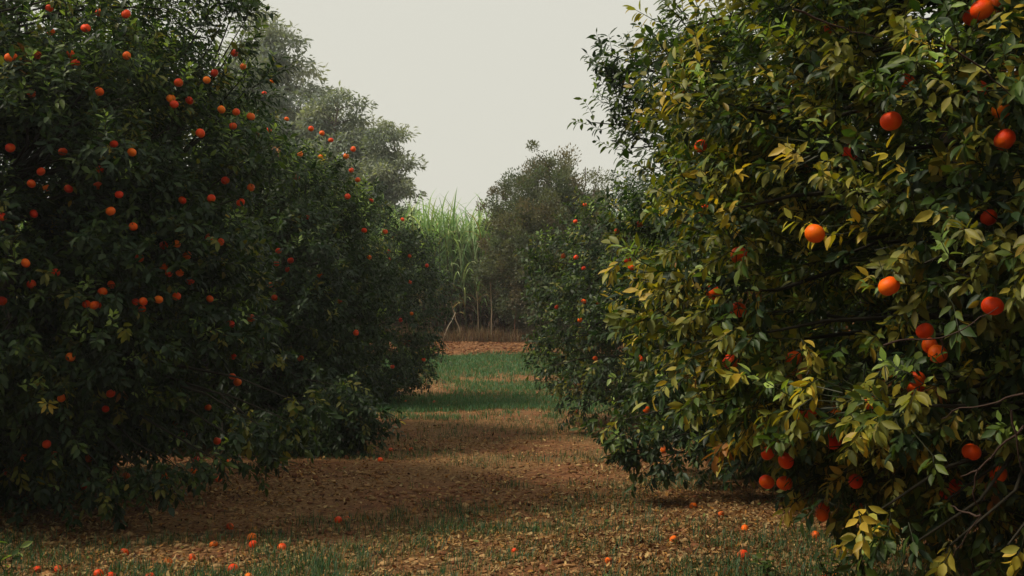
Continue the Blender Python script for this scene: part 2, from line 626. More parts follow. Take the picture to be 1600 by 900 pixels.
    col *= (0.75 + 0.5 * r.random(len(k)))[:, None]
    odd = r.random(len(k))
    y = odd > (1 - mixw.get('yellow', 0.01) * 0.7)
    col[y] = PAL['yellow'][r.integers(0, 3, y.sum())] * r.uniform(.5, 1, (y.sum(), 1))
    warm = (bshift[bi][si] > .6)[:, None]
    if mixw.get('olive', 0) > .1:
        col = np.where(warm, col * np.array([1.15, 1.12, .8]), col)
    bend = r.uniform(.05, .35, len(k))
    # fruit places, and the gaps in front of them
    FP = []
    for fr in fruits:
        px, py = fr[0], fr[1]
        dep = (fr[2] if len(fr) > 2 else 0.0) + r.uniform(0, fdep)
        FP.append((hit(crown, px, py, depth=dep, level=0.97), (fr[3] if len(fr) > 3 else 1.0) * r.uniform(.84, 1.06), dep))
    keepm = np.ones(len(k), bool)
    eye = np.array([0, 0, EYE])
    for (p, sc_, deep) in FP:
        v = nrm(eye - p)
        w = P + LD * (sz * .5)[:, None] - p
        a = w @ v
        dist = np.linalg.norm(w - a[:, None] * v, axis=1)
        ball = np.linalg.norm(w, axis=1) < fruit_r * sc_ * 1.25
        front = (a > 0) & (a < 2.0) & (dist < fruit_r * sc_ * 1.15 * clear) & (r.random(len(k)) < (clear_p if deep < .25 else .65))
        keepm &= ~(ball | front)
    P, LD, LN, sz, col, bend = P[keepm], LD[keepm], LN[keepm], sz[keepm], col[keepm], bend[keepm]
    v, tq, q, c = stamp(leaf_template(lod), P - org, LD, LN, sz, col, bend, wid=r.uniform(.82, 1.25, len(P)))
    # twigs of the shoots go with the crown
    tw_n = len(S)
    sel = np.arange(tw_n)
    a0 = S[sel] - (S[sel] - BB[bi[sel]]) * .5 - org
    a1 = S[sel] - org
    a2 = S[sel] + D[sel] * Ls[sel][:, None] - org
    pts = np.stack([a0, a1, a2], 1)
    rr = np.array([.0035, .0028, .0012])
    dirs = nrm(a2 - a1)
    A = nrm(np.cross(dirs, np.array([.3, .2, 1.0])))
    Bx = np.cross(dirs, A)
    an3 = np.arange(3) * 2 * PI / 3
    ring = pts[:, :, None, :] + rr[None, :, None, None] * (np.cos(an3)[None, None, :, None] * A[:, None, None, :] + np.sin(an3)[None, None, :, None] * Bx[:, None, None, :])
    tv = ring.reshape(-1, 3)
    i9 = (np.arange(tw_n) * 9)[:, None, None]
    qq = []
    for seg in range(2):
        for j in range(3):
            jn = (j + 1) % 3
            qq.append([seg * 3 + j, seg * 3 + jn, seg * 3 + 3 + jn, seg * 3 + 3 + j])
    tq2 = (np.array(qq)[None] + i9).reshape(-1, 4)
    tc = np.tile(np.array([.035, .040, .018]), (len(tv), 1))
    V, T, Q, K = merge([(v, tq, q, c), (tv, np.zeros((0, 3), int), tq2, tc)])
    link('crown', np_mesh('citrus_crown', V, T, Q, K), M_LEAF, root)
    # trunk with limbs
    items = []
    fork = org * 0 + np.array([0, 0, 0.55])
    items.append((curve((0, 0, -.15), fork, 0, 6, .015, r), np.linspace(trunk_r * 1.35, trunk_r * .9, 6)))
    nlimb = 7
    ends = []
    for j in range(nlimb):
        th = 2 * PI * j / nlimb + r.uniform(-.3, .3)
        rr_ = crown.R * r.uniform(.3, .55)
        z = r.uniform(.35, .8) * (crown.z1 - gz)
        e = np.array([rr_ * math.cos(th), rr_ * math.sin(th), z])
        c_ = curve(fork, e, r.uniform(-.15, .1), 8, .05, r)
        items.append((c_, np.linspace(trunk_r * .55, trunk_r * .2, 8)))
        ends.append(c_)
    allp = np.concatenate([e[2:] for e in ends])
    sub = []
    for b in BB - org:
        dd = np.linalg.norm(allp - b, axis=1) + np.maximum(allp[:, 2] - b[2], 0) * .6
        a = allp[int(np.argmin(dd))]
        sub.append((curve(a, b, r.uniform(-.02, .12), 5, .03, r), np.linspace(trunk_r * .16, .004, 5)))
    V, T, Q, K = merge([tubes(items, 9, (.085, .070, .052)), tubes(sub, 4, (.030, .026, .017))])
    link('trunk', np_mesh('citrus_trunk', V, T, Q, K), M_BARK, root)
    for (p, sc_, deep) in FP:
        put_orange('orange', p - org, sc_ * fruit_r / 0.036, r, parent=root, stalk=p[1] < 15)
    return root


# ------------------------------------------------------------------ oranges
def orange_mesh(seed, nu=28, nv=18, m=None):
    r = np.random.default_rng(seed)
    R = 0.036
    V = []
    ph = r.uniform(0, 6, 3)
    sq = r.uniform(.86, .95)
    for i in range(nv + 1):
        a = PI * i / nv
        for j in range(nu):
            b = 2 * PI * j / nu
            rr = R * (1 + .018 * math.sin(2 * b + ph[0]) + .012 * math.sin(3 * b + ph[1]) * math.sin(a) - .07 * math.exp(-(a / .28) ** 2) - .05 * math.exp(-((PI - a) / .22) ** 2)
                      + .012 * math.cos(8 * b) * math.exp(-((a - .35) / .3) ** 2))
            V.append((rr * math.sin(a) * math.cos(b), rr * math.sin(a) * math.sin(b), rr * math.cos(a) * sq))
    V = np.array(V)
    i = np.arange(nv)[:, None] * nu; j = np.arange(nu)[None]; jn = (j + 1) % nu
    Q = np.stack([i + j, i + nu + j, i + nu + jn, i + jn], -1).reshape(-1, 4)
    me = np_mesh('orange', V, np.zeros((0, 3), int), Q)
    me.materials.append(m or M_ORANGE)
    me.polygons.foreach_set('use_smooth', np.ones(len(me.polygons), dtype=bool))
    return me


def calyx_mesh(stalk=True):
    V = [(0, 0, .0335)]
    k = 10
    for j in range(k):
        a = 2 * PI * j / k
        q = .0085 if j % 2 == 0 else .004
        V.append((q * math.cos(a), q * math.sin(a), .0318))
    T = [(0, 1 + j, 1 + (j + 1) % k) for j in range(k)]
    V2 = np.array(V); col = np.tile([.06, .08, .025], (len(V), 1))
    parts = [(V2, np.array(T), np.zeros((0, 4), int), col)]
    if stalk:
        parts.append(tubes([(np.array([(0, 0, .032), (.002, 0, .045), (.006, .002, .06), (.012, .004, .09)]), [.0022, .0018, .0016, .0014])], 5, (.05, .07, .025)))
    v, t, q, c = merge(parts)
    me = np_mesh('calyx', v, t, q, c)
    me.materials.append(M_SOFT)
    return me


ORANGES = [orange_mesh(i) for i in range(5)]
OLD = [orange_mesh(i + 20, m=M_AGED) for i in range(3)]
CALYX = calyx_mesh(True)
CALYX_BARE = calyx_mesh(False)


def put_orange(name, loc, sc_, r, parent=None, stalk=True, tip=0.5, calyx=True):
    o = bpy.data.objects.new(name, ORANGES[int(r.integers(0, 5))])
    o.location = tuple(float(x) for x in loc)
    o.scale = (sc_,) * 3
    o.rotation_euler = (r.normal(0, tip), r.normal(0, tip), r.uniform(0, 2 * PI))
    if parent is not None: o.parent = parent
    C.objects.link(o)
    if calyx and stalk is not None:
        c = bpy.data.objects.new('calyx', CALYX if stalk else CALYX_BARE)
        c.parent = o
        C.objects.link(c)
    return o


# fruit in the photograph: (px, py[, extra depth, size])
L1F = [(134, 44), (21, 89), (14, 90), (198, 87), (155, 143), (118, 99, .3), (49, 146, .3), (110, 85, .3), (323, 125), (335, 114, .15), (380, 104),
       (279, 129), (296, 157), (272, 163), (267, 154, .15), (346, 171), (369, 175), (392, 182), (313, 208), (364, 197), (178, 225), (206, 238),
       (16, 231), (64, 268), (49, 287), (107, 295, .3), (98, 237, .4), (156, 265, .4), (392, 293), (352, 282, .3), (80, 50, .3), (366, 83), (155, 20, .2),
       (77, 13, .3), (197, 22), (58, 86, .2), (153, 290, .4), (72, 293, .4), (186, 304), (173, 330), (208, 354), (330, 310), (376, 316, .1), (285, 313, .3),
       (3, 339), (53, 334, .3), (40, 411), (87, 426, .3), (49, 444, .4), (256, 383, .2), (276, 381, .1), (345, 378), (327, 371, .3), (292, 399, .2),
       (218, 403, .2), (256, 417, .3), (264, 427, .1), (281, 426, .2), (174, 445, .2), (160, 456, .1), (135, 475), (147, 477), (157, 476, .1), (211, 472, .2),
       (224, 471), (222, 483, .15), (248, 468), (276, 463, .1), (360, 507), (392, 497, .3), (297, 439, .5), (110, 558, .2), (364, 557, .2), (363, 588, .2),
       (371, 597), (3, 470, .4), (328, 467, .5), (96, 622), (173, 615, .3), (165, 639, .3), (73, 694, .1), (84, 711), (38, 716, .3), (11, 737, .3),
       (180, 732), (197, 743, .2), (138, 716, .3), (133, 760, .2), (325, 637, .2), (287, 678, .3), (339, 689, .1), (306, 718, .2), (303, 735, .3),
       (352, 720, .3), (258, 744, .2)]
L2F = [(426, 126), (413, 146), (407, 175, .1), (420, 203), (404, 209), (448, 186), (517, 219), (469, 241), (501, 245), (541, 244), (552, 233), (464, 278),
       (549, 266), (559, 281), (503, 208), (486, 201), (543, 307), (569, 360), (602, 362, .2), (435, 392), (432, 412, .2), (454, 407, .2), (449, 421, .1),
       (429, 465, .1), (422, 445, .4), (577, 402, .3), (405, 515, .2), (410, 525, .2), (580, 313, .2), (455, 705), (422, 739), (404, 680), (530, 470, .3), (480, 340, .2),
       (556, 520, .3), (500, 430, .4), (470, 560, .4)]
L3F = [(629, 343), (607, 393, .1), (608, 405), (641, 441), (643, 490), (613, 573), (662, 562, .1), (667, 415, .2), (640, 400, .3), (626, 500, .4)]
R1F = [(1392, 189), (1570, 218, 0, 1.1), (1273, 365), (1389, 447, 0, 1.05), (1551, 478, 0, 1.05), (1534, 15), (1557, 6, .3), (1528, 141, .5), (1300, 43, .5), (1329, 238, .6),
       (1564, 172, .4), (1417, 126, .6), (1518, 27, .6), (1095, 228, .2), (1155, 399, .5), (1115, 457, .6), (1153, 484, .5), (1142, 565, .3),
       (1445, 517, .4), (1453, 540, .5), (1465, 553, .5), (1433, 592, .5), (1357, 629, .35), (1309, 644, .4), (1267, 644, .5), (1252, 653, .4),
       (1302, 689, .6), (1228, 720, .2), (1226, 755, .2), (1198, 753), (1200, 708, .25), (1337, 752, .3), (1284, 804, .3), (1286, 795, .5), (1518, 706, .5),
       (1493, 760, .8), (1478, 773, .9), (1560, 742, .6), (1337, 793, .6), (1430, 603, .6), (1102, 330, .5), (1240, 560, .6), (1545, 340, .5)]
R2F = [(1002, 190), (981, 407, .1), (987, 417), (964, 361, .2), (986, 434, .2), (1002, 560, .4), (1038, 703, .1), (1010, 640, .3), (1000, 350, .4)]
R3F = [(899, 346), (900, 402), (912, 419, .1), (912, 471, .15), (933, 472, .1), (906, 500), (914, 320, .1), (880, 400, .4), (870, 480, .4), (930, 560, .4)]

DARK_SHADED = dict(dark=.90, mid=.07, young=.02, yellow=.002, brown=.001, olive=.03)  # dark leaf mix, deepened to stand in for sunlight blocked from these trees
LEFTTOP = dict(dark=.66, mid=.22, young=.05, yellow=.004, brown=.001, olive=.05)
GOLD = dict(dark=.38, mid=.35, olive=.15, young=.08, yellow=.05, brown=.012)
GREEN = dict(dark=.62, mid=.26, young=.05, yellow=.012, brown=.004, olive=.06)

cL1 = Crown(-4.22, 9.5, 2.17, .27, 4.5, n=2.9, seed=1)
cL2 = Crown(-3.8, 14.4, 2.12, .02, 4.15, n=2.25, seed=2)
cL3 = Crown(-3.3, 20.3, 2.05, .12, 3.85, n=2.2, seed=3)
cR1 = Crown(3.02, 5.4, 2.25, .58, 4.15, n=2.3, seed=4)
cR2 = Crown(3.08, 10.3, 2.2, .12, 3.6, n=2.5, seed=5)
cR3 = Crown(2.55, 16.3, 2.25, .25, 3.6, n=2.2, seed=6)
cR4 = Crown(3.1, 21.6, 2.1, .40, 3.9, n=2.2, seed=7)

# the loose branch that stands out of the second right tree against the sky, and twigs on its skirt
def blobs(crown_y, pts, rad):
    out = []
    for px, py in pts:
        X = (px - 800) / F * crown_y
        Z = EYE + (500 - py) / F * crown_y
        out.append((X, crown_y, Z, rad))
    return out


exR2 = np.array(blobs(9.6, [(950, 105), (965, 150), (985, 130), (975, 190), (1000, 165), (1015, 120), (1005, 90), (1040, 105), (1050, 60), (1020, 200), (990, 230), (1035, 160)], .20)
                + blobs(9.6, [(925, 190), (960, 130), (945, 80)], .10)
                + blobs(9.4, [(985, 680), (1005, 700), (1030, 715), (975, 655)], .22))
exR1 = np.array(blobs(4.2, [(1350, 810), (1480, 850), (1570, 850), (1420, 850)], .18)
                + blobs(5.6, [(1075, 40), (1060, 90), (1050, 260)], .16))
exL2 = np.array(blobs(12.6, [(575, 662), (550, 676), (520, 686), (540, 650), (500, 690), (560, 640), (530, 620), (470, 690), (430, 690), (390, 690), (450, 660), (500, 655), (350, 695), (410, 660), (520, 600)], .30))
exL1 = np.array(blobs(8.2, [(20, 745), (80, 752), (150, 748), (220, 738), (280, 728), (340, 718), (390, 700), (425, 680), (450, 655), (470, 630), (250, 755), (180, 765), (100, 768), (400, 660)], .19)
                + blobs(9.0, [(385, 20), (370, -10), (330, 5), (60, -5), (250, 10), (370, 60), (385, 110), (340, 40)], .22))
exR3 = np.array(blobs(15.2, [(850, 575), (880, 610), (905, 640), (925, 650)], .22))

citrus('orange_tree', cR1, 270, 20500, 12, .066, 0, 'big yellowing orange tree at the right edge, nearest of the whole orchard',
       R1F, GOLD, bough_r=.34, trunk_r=.12, seed=21, extra=exR1, fruit_r=.037, top_young=.32, gold_side=.3,
       holes=[(1540, 740, .42), (1500, 800, .35), (1590, 660, .3), (1440, 560, .25), (1320, 240, .22), (1170, 560, .2)], nhole=14)
citrus('orange_tree', cL1, 250, 17500, 11, .080, 1, 'dense dark orange tree filling the left edge, heavy with fruit',
       L1F, LEFTTOP, bough_r=.34, trunk_r=.12, seed=22, extra=exL1, fruit_r=.033, nhole=75, fdep=.26, top_young=.25, inner_w=.9)
citrus('orange_tree', cR2, 190, 9500, 11, .082, 1, 'green orange tree with its loose branch against sky, behind the yellowing tree',
       R2F, GREEN, bough_r=.34, trunk_r=.12, seed=23, extra=exR2, nhole=20)
citrus('orange_tree', cL2, 200, 9500, 11, .080, 1, 'rounded dark orange tree behind the fruit-heavy one, middle of the left row',
       L2F, DARK_SHADED, bough_r=.36, trunk_r=.12, seed=24, extra=exL2, nhole=34, fdep=.2)
citrus('orange_tree', cL3, 170, 6500, 10, .090, 2, 'dark orange tree ending the left row, beside the far grass and sugarcane',
       L3F, DARK_SHADED, bough_r=.38, trunk_r=.12, seed=25, nhole=22)
citrus('orange_tree', cR3, 180, 6800, 10, .088, 2, 'green orange tree ending the right row, in front of the airy bush',
       R3F, GREEN, bough_r=.38, trunk_r=.12, seed=26, extra=exR3, nhole=24)


# unseen trees added beside and behind the camera: these shade the aisle
def copy_tree(src, x, y, rz, fruit=True, sc_=1.0):
    c = src.copy(); C.objects.link(c)
    c.location = (x, y, float(height(x, y))); c.rotation_euler = (0, 0, rz); c.scale = (sc_,) * 3
    c['label'] = 'unseen green orange tree added beside or behind the camera to shade the aisle'
    c['group'] = 'unseen orange trees added to shade the aisle'
    for ch in src.children:
        kind = ch.name.split('.')[0]
        if kind == 'orange' and not fruit: continue
        d = ch.copy(); d.parent = c; C.objects.link(d)
    return c


SRC = [o for o in bpy.data.objects if o.name.startswith('orange_tree') and o.type == 'EMPTY']
SRC.sort(key=lambda o: o.location.y)
lows = [o for o in SRC if 12 < o.location.y]
for i, (x, y, rz, sc_) in enumerate([(-5.7, 3.4, 1.0, 1.05), (-4.3, -1.2, 2.0, 1.0), (3.6, .0, 3.0, 1.0), (3.4, -5.2, .5, 1.0), (-4.2, -6.4, 4.0, 1.0), (-9.9, 7.0, 2.5, 1.0), (-9.9, 12.4, 1.2, 1.0), (0.2, -10.5, 2.2, 1.1),
                               (9.6, 5.0, 5.0, 1.0), (9.4, 10.4, 1.7, 1.0), (-9.8, 17.6, .3, 1.0), (9.2, 16.0, 3.7, 1.0)]):
    copy_tree(lows[i % len(lows)], x, y, rz, fruit=i < 1, sc_=sc_)


# ------------------------------------------------------------------ far trees, bush
def airy_tree(name, label, cat, x, y, R, z_lo, z_top, nclump, clump_r, leaves_per, llen, cols, seed, trunk_r, stems=1, droop=.7, wid=.5, shape=2.0, group=None, shapef=None, matl=None, flat=.55):
    r = np.random.default_rng(seed)
    gz = float(height(x, y))
    root = empty(name, (x, y, gz))
    tag(root, label, cat, group)
    zc = (z_lo + z_top) / 2 - (z_top - z_lo) * .1
    P0 = []
    while len(P0) < nclump:
        d = nrm(r.normal(size=(nclump * 2, 3)))
        q = d * (r.random(nclump * 2) ** .36 * r.uniform(.80, 1.05, nclump * 2))[:, None]
        q[:, 2] = np.where(q[:, 2] > 0, q[:, 2] * (z_top - zc), q[:, 2] * (zc - z_lo))
        q[:, :2] *= R
        q += np.array([0, 0, zc - gz])
        if shapef is not None: q = q[shapef(q)]
        P0.extend(q)
    Cc = np.array(P0[:nclump])
    cr = clump_r * r.uniform(.5, 1.3, nclump)
    n = nclump * leaves_per
    ci = np.repeat(np.arange(nclump), leaves_per)
    off = nrm(r.normal(size=(n, 3))) * (r.random(n) ** .6)[:, None]
    off[:, 2] *= flat
    P = Cc[ci] + off * cr[ci][:, None]
    outv = nrm(P - np.array([0, 0, zc - gz - 1]))
    D = nrm(outv * .6 + off * .5 + np.array([0, 0, -droop]) + r.normal(0, .4, P.shape))
    N = nrm(np.array([0, 0, .7]) + r.normal(0, .6, P.shape))
    cols = np.array(cols)
    col = cols[r.integers(0, len(cols), nclump)][ci] * r.uniform(.7, 1.3, (n, 1))
    v, t, q, c = stamp(leaf_template(2), P, D, N, llen * r.uniform(.6, 1.3, n), col, r.uniform(0, .3, n), wid=np.full(n, wid))
    # trunk and branches
    items = []
    hubs = []
    for s_ in range(stems):
        bx = r.normal(0, .35, 2) * (stems > 1)
        top = np.array([r.normal(0, R * .12) + bx[0] * 2, r.normal(0, R * .12) + bx[1] * 2, (z_top - gz) * .88])
        c_ = curve((bx[0], bx[1], -.2), top, 0, 12, trunk_r * .8, r)
        items.append((c_, np.linspace(trunk_r * 1.2, trunk_r * .12, 12)))
        hubs.append(c_[3:])
    hubs = np.concatenate(hubs)
    sub = []
    for b in Cc:
        dd = np.linalg.norm(hubs - b, axis=1) + np.maximum(hubs[:, 2] - b[2] + .4, 0)
        a = hubs[int(np.argmin(dd))]
        sub.append((curve(a, b, .05 * np.linalg.norm(b - a), 5, .04 * np.linalg.norm(b - a), r), np.linspace(trunk_r * .14, trunk_r * .03, 5)))
    link('crown', np_mesh('crown', v, t, q, c), matl or M_SOFT, root)
    V, T, Q, K = merge([tubes(items, 8, (.11, .085, .065)), tubes(sub, 3, (.08, .062, .048))])
    link('trunk', np_mesh('trunk', V, T, Q, K), M_BARK, root)
    return root


TG = 'tall hazy trees beyond the orchard'
HAZE_GREY = [(.16, .19, .16), (.20, .225, .185), (.15, .18, .16), (.23, .25, .20)]  # leaf colours paled and greyed to stand in for distance haze
airy_tree('tall_tree', 'tallest hazy grey-green tree rising behind the dark left row', 'tree', -11.2, 52, 3.1, 3.0, 15.5, 420, .85, 190, .30, HAZE_GREY, 41, .28, group=TG, wid=.75)
airy_tree('tall_tree', 'middle hazy tree stepping down between the tallest tree and the drooping one', 'tree', -7.5, 49, 2.3, 2.5, 11.6, 260, .70, 190, .26, HAZE_GREY, 42, .22, group=TG, wid=.75)
airy_tree('tall_tree', 'lowest hazy tree with drooping leafy ends above the sugarcane', 'tree', -5.3, 47, 1.6, 2.0, 10.0, 190, .60, 190, .23, HAZE_GREY, 43, .18, group=TG, wid=.75)
BUSHC = [(.105, .115, .068), (.085, .10, .062), (.12, .12, .072), (.13, .11, .07), (.08, .105, .062)]
airy_tree('tall_bush', 'tall airy olive-brown bush standing in front of the sugarcane', 'bush', 1.12, 33.6, 2.2, .9, 6.6, 800, .33, 210, .085, BUSHC, 44, .07, stems=6, droop=.0, wid=1.0, flat=.95)


# ------------------------------------------------------------------ sugarcane
def blade(P, az, length, up, width, bendk, col, seg=7, twist=0.0):
    """long arching leaf blades, vectorised"""
    m = len(P)
    hor = np.stack([np.cos(az), np.sin(az), np.zeros(m)], -1)
    side = np.stack([-np.sin(az), np.cos(az), np.zeros(m)], -1)
    t = np.linspace(0, 1, seg)
    ang = up[:, None] - bendk[:, None] * t[None] ** 1.6          # elevation angle along the blade
    st = length[:, None] / (seg - 1)
    dx = np.cos(ang) * st; dz = np.sin(ang) * st
    x = np.concatenate([np.zeros((m, 1)), np.cumsum(dx, 1)[:, :-1]], 1)
    z = np.concatenate([np.zeros((m, 1)), np.cumsum(dz, 1)[:, :-1]], 1)
    ctr = P[:, None, :] + x[..., None] * hor[:, None, :] + z[..., None] * np.array([0, 0, 1.0])
    w = width[:, None] * np.clip(np.minimum(t * 5 + .35, 1) * (1 - t ** 3), 0.02, 1)[None]
    tw = twist * t
    sv = side[:, None, :] * np.cos(tw)[None, :, None] + np.array([0, 0, 1.0]) * np.sin(tw)[None, :, None]
    L = ctr - sv * w[..., None] / 2
    R = ctr + sv * w[..., None] / 2
    V = np.stack([L, R], 2).reshape(m, seg * 2, 3)
    q = []
    for i in range(seg - 1):
        q.append([2 * i, 2 * i + 1, 2 * i + 3, 2 * i + 2])
    Q = (np.array(q)[None] + (np.arange(m) * seg * 2)[:, None, None]).reshape(-1, 4)
    return V.reshape(-1, 3), np.zeros((0, 3), int), Q, np.repeat(col, seg * 2, axis=0)


def sugarcane():
    r = np.random.default_rng(61)
    n = 2500
    x = r.uniform(-17, 12, n); y = 34.2 + r.random(n) ** 1.7 * 8
    hs = r.uniform(2.85, 3.4, n) * (1 + .12 * (fbm(x * .5, y * .5) - .4))
    g = height(x, y)
    parts = []
    items = []
    for i in range(n):
        b = np.array([x[i], y[i], g[i] - .05])
        tp = b + np.array([r.normal(0, .25), r.normal(0, .25), hs[i]])
        items.append((curve(b, tp, 0, 4, .03, r), np.full(4, .016)))
    parts.append(tubes(items, 4, (.12, .13, .05)))
    gc = np.array([(.24, .36, .16), (.28, .41, .20), (.17, .28, .12), (.34, .43, .23), (.38, .42, .23)])
    k = 13
    si = np.repeat(np.arange(n), k)
    lev = np.tile(np.arange(k), n) / k
    hh = hs[si] * (.25 + .75 * lev) + r.uniform(-.1, .1, n * k)
    tips = np.array([it[0][-1] for it in items]); bs = np.array([it[0][0] for it in items])
    P = bs[si] + (tips - bs)[si] * (hh / hs[si])[:, None]
    az = r.uniform(0, 2 * PI, n * k)
    up = np.radians(r.uniform(62, 86, n * k))
    L = r.uniform(1.0, 1.65, n * k) * (.75 + .4 * lev)
    bend = r.uniform(.7, 2.6, n * k) * (1.2 - .35 * lev)
    col = gc[r.integers(0, 5, n * k)] * r.uniform(.65, 1.2, (n * k, 1))
    col = np.where((r.random(n * k) < .05)[:, None], np.array([.33, .22, .08]), col)
    parts.append(blade(P, az, L, up, r.uniform(.035, .062, n * k), bend, col, 8, .5))
    # dry leaves hanging on the lower stalks
    k = 14
    si = np.repeat(np.arange(n), k)
    P = bs[si] + (tips - bs)[si] * r.uniform(.06, .42, n * k)[:, None]
    col = np.array([(.12, .065, .038), (.16, .10, .055), (.075, .04, .028)])[r.integers(0, 3, n * k)] * r.uniform(.5, 1.1, (n * k, 1))
    parts.append(blade(P, r.uniform(0, 2 * PI, n * k), r.uniform(.5, 1.1, n * k), np.radians(r.uniform(20, 75, n * k)), r.uniform(.02, .05, n * k), r.uniform(1.5, 3.2, n * k), col, 6, .8))
    V, T, Q, K = merge(parts)
    o = link('sugarcane', np_mesh('sugarcane', V, T, Q, K), M_BLADE)
    tag(o, 'pale green sugarcane field closing off the end of the orchard aisle', 'sugarcane', kind='stuff')


sugarcane()


def grass():
    r = np.random.default_rng(71)
    parts = []
    # scattered tufts on the near soil: dense where the patches are
    def field(n, ylo, yhi, power, xfun, thr, hlo, hhi, cols, wid, name_seed):
        rr = np.random.default_rng(name_seed)
        u = rr.random(n)
        a, b = ylo ** (1 - power), yhi ** (1 - power)
        y = (a + u * (b - a)) ** (1 / (1 - power)) if power != 1 else ylo * (yhi / ylo) ** u
        x = xfun(y, rr, n)
        m = fbm(x * .55 + 3, y * .8 + 20, 4)
        m2 = fbm(x * 3 + 11, y * 3 + 5, 3)
        ok = rr.random(n) < sstep(-.13, .15, m + .5 * (m2 - .43) - thr(x, y)) ** 1.6
        # blades come in tufts
        tuft = vnoise(x * 14 + 5, y * 14)
        ok &= (tuft > .42) | (rr.random(n) < .25)
        x, y = x[ok], y[ok]
        z = height(x, y) - .004
        k = len(x)
        cc = np.array(cols)
        col = cc[rr.integers(0, len(cc), k)] * rr.uniform(.6, 1.25, (k, 1))
        hgt = rr.uniform(hlo, hhi, k)
        parts.append(blade(np.stack([x, y, z], -1), rr.uniform(0, 2 * PI, k), hgt, np.radians(rr.uniform(55, 92, k)), np.full(k, wid) * np.maximum(1, y / 14),
                           rr.uniform(.2, 1.4, k), col, 4))
    G = [(.028, .080, .035), (.040, .095, .035), (.024, .068, .035), (.07, .11, .035)]
    DRYG = [(.22, .17, .06), (.15, .14, .05), (.28, .21, .09)]
    wide = lambda y, rr, n: rr.uniform(-.52, .5, n) * (y + 1)
    field(210000, 5.5, 21, 1.35, wide, lambda x, y: .485 + 0 * x, .04, .12, G, .0042, 1)
    field(40000, 5.5, 21, 1.35, wide, lambda x, y: .40 + 0 * x, .02, .07, DRYG, .003, 2)
    # turf towards the end of the aisle
    band = lambda x, y: .44 - .16 * sstep(17, 19.5, y) * (1 - sstep(21.5, 22.5, y)) - .38 * sstep(24.5, 26.5, y) * (1 - sstep(30.6, 31.4, y)) + .5 * sstep(31.2, 31.8, y)
    field(300000, 17, 31.6, .6, lambda y, rr, n: rr.uniform(-9, 8, n), band, .05, .13, [(.04, .12, .055), (.05, .135, .055), (.06, .13, .045), (.10, .14, .05)], .006, 3)
    V, T, Q, K = merge(parts)
    o = link('grass', np_mesh('grass', V, T, Q, K), M_BLADE)
    tag(o, 'thin green grass growing in patches over the orchard soil', 'grass', kind='stuff')
    # dry weeds along the top of the bank
    parts2 = []
    n = 26000
    x = r.uniform(-10, 9, n); y = 32.6 + r.random(n) ** 1.3 * 2.4
    hgt = r.uniform(.12, .5, n) * (.5 + fbm(x * 1.2, y * 1.2) * 1.2)
    cols = np.array([(.13, .07, .042), (.18, .105, .055), (.10, .085, .04), (.22, .15, .07)])
    parts2.append(blade(np.stack([x, y, height(x, y)], -1), r.uniform(0, 2 * PI, n), hgt, np.radians(r.uniform(50, 95, n)), np.full(n, .009), r.uniform(.2, 2.0, n), cols[r.integers(0, 4, n)] * r.uniform(.6, 1.1, (n, 1)), 5))
    V, T, Q, K = merge(parts2)
    o = link('dry_grass', np_mesh('dry_grass', V, T, Q, K), M_DRY)
    tag(o, 'reddish brown dead grass on the bank below the sugarcane', 'grass', kind='stuff')


grass()


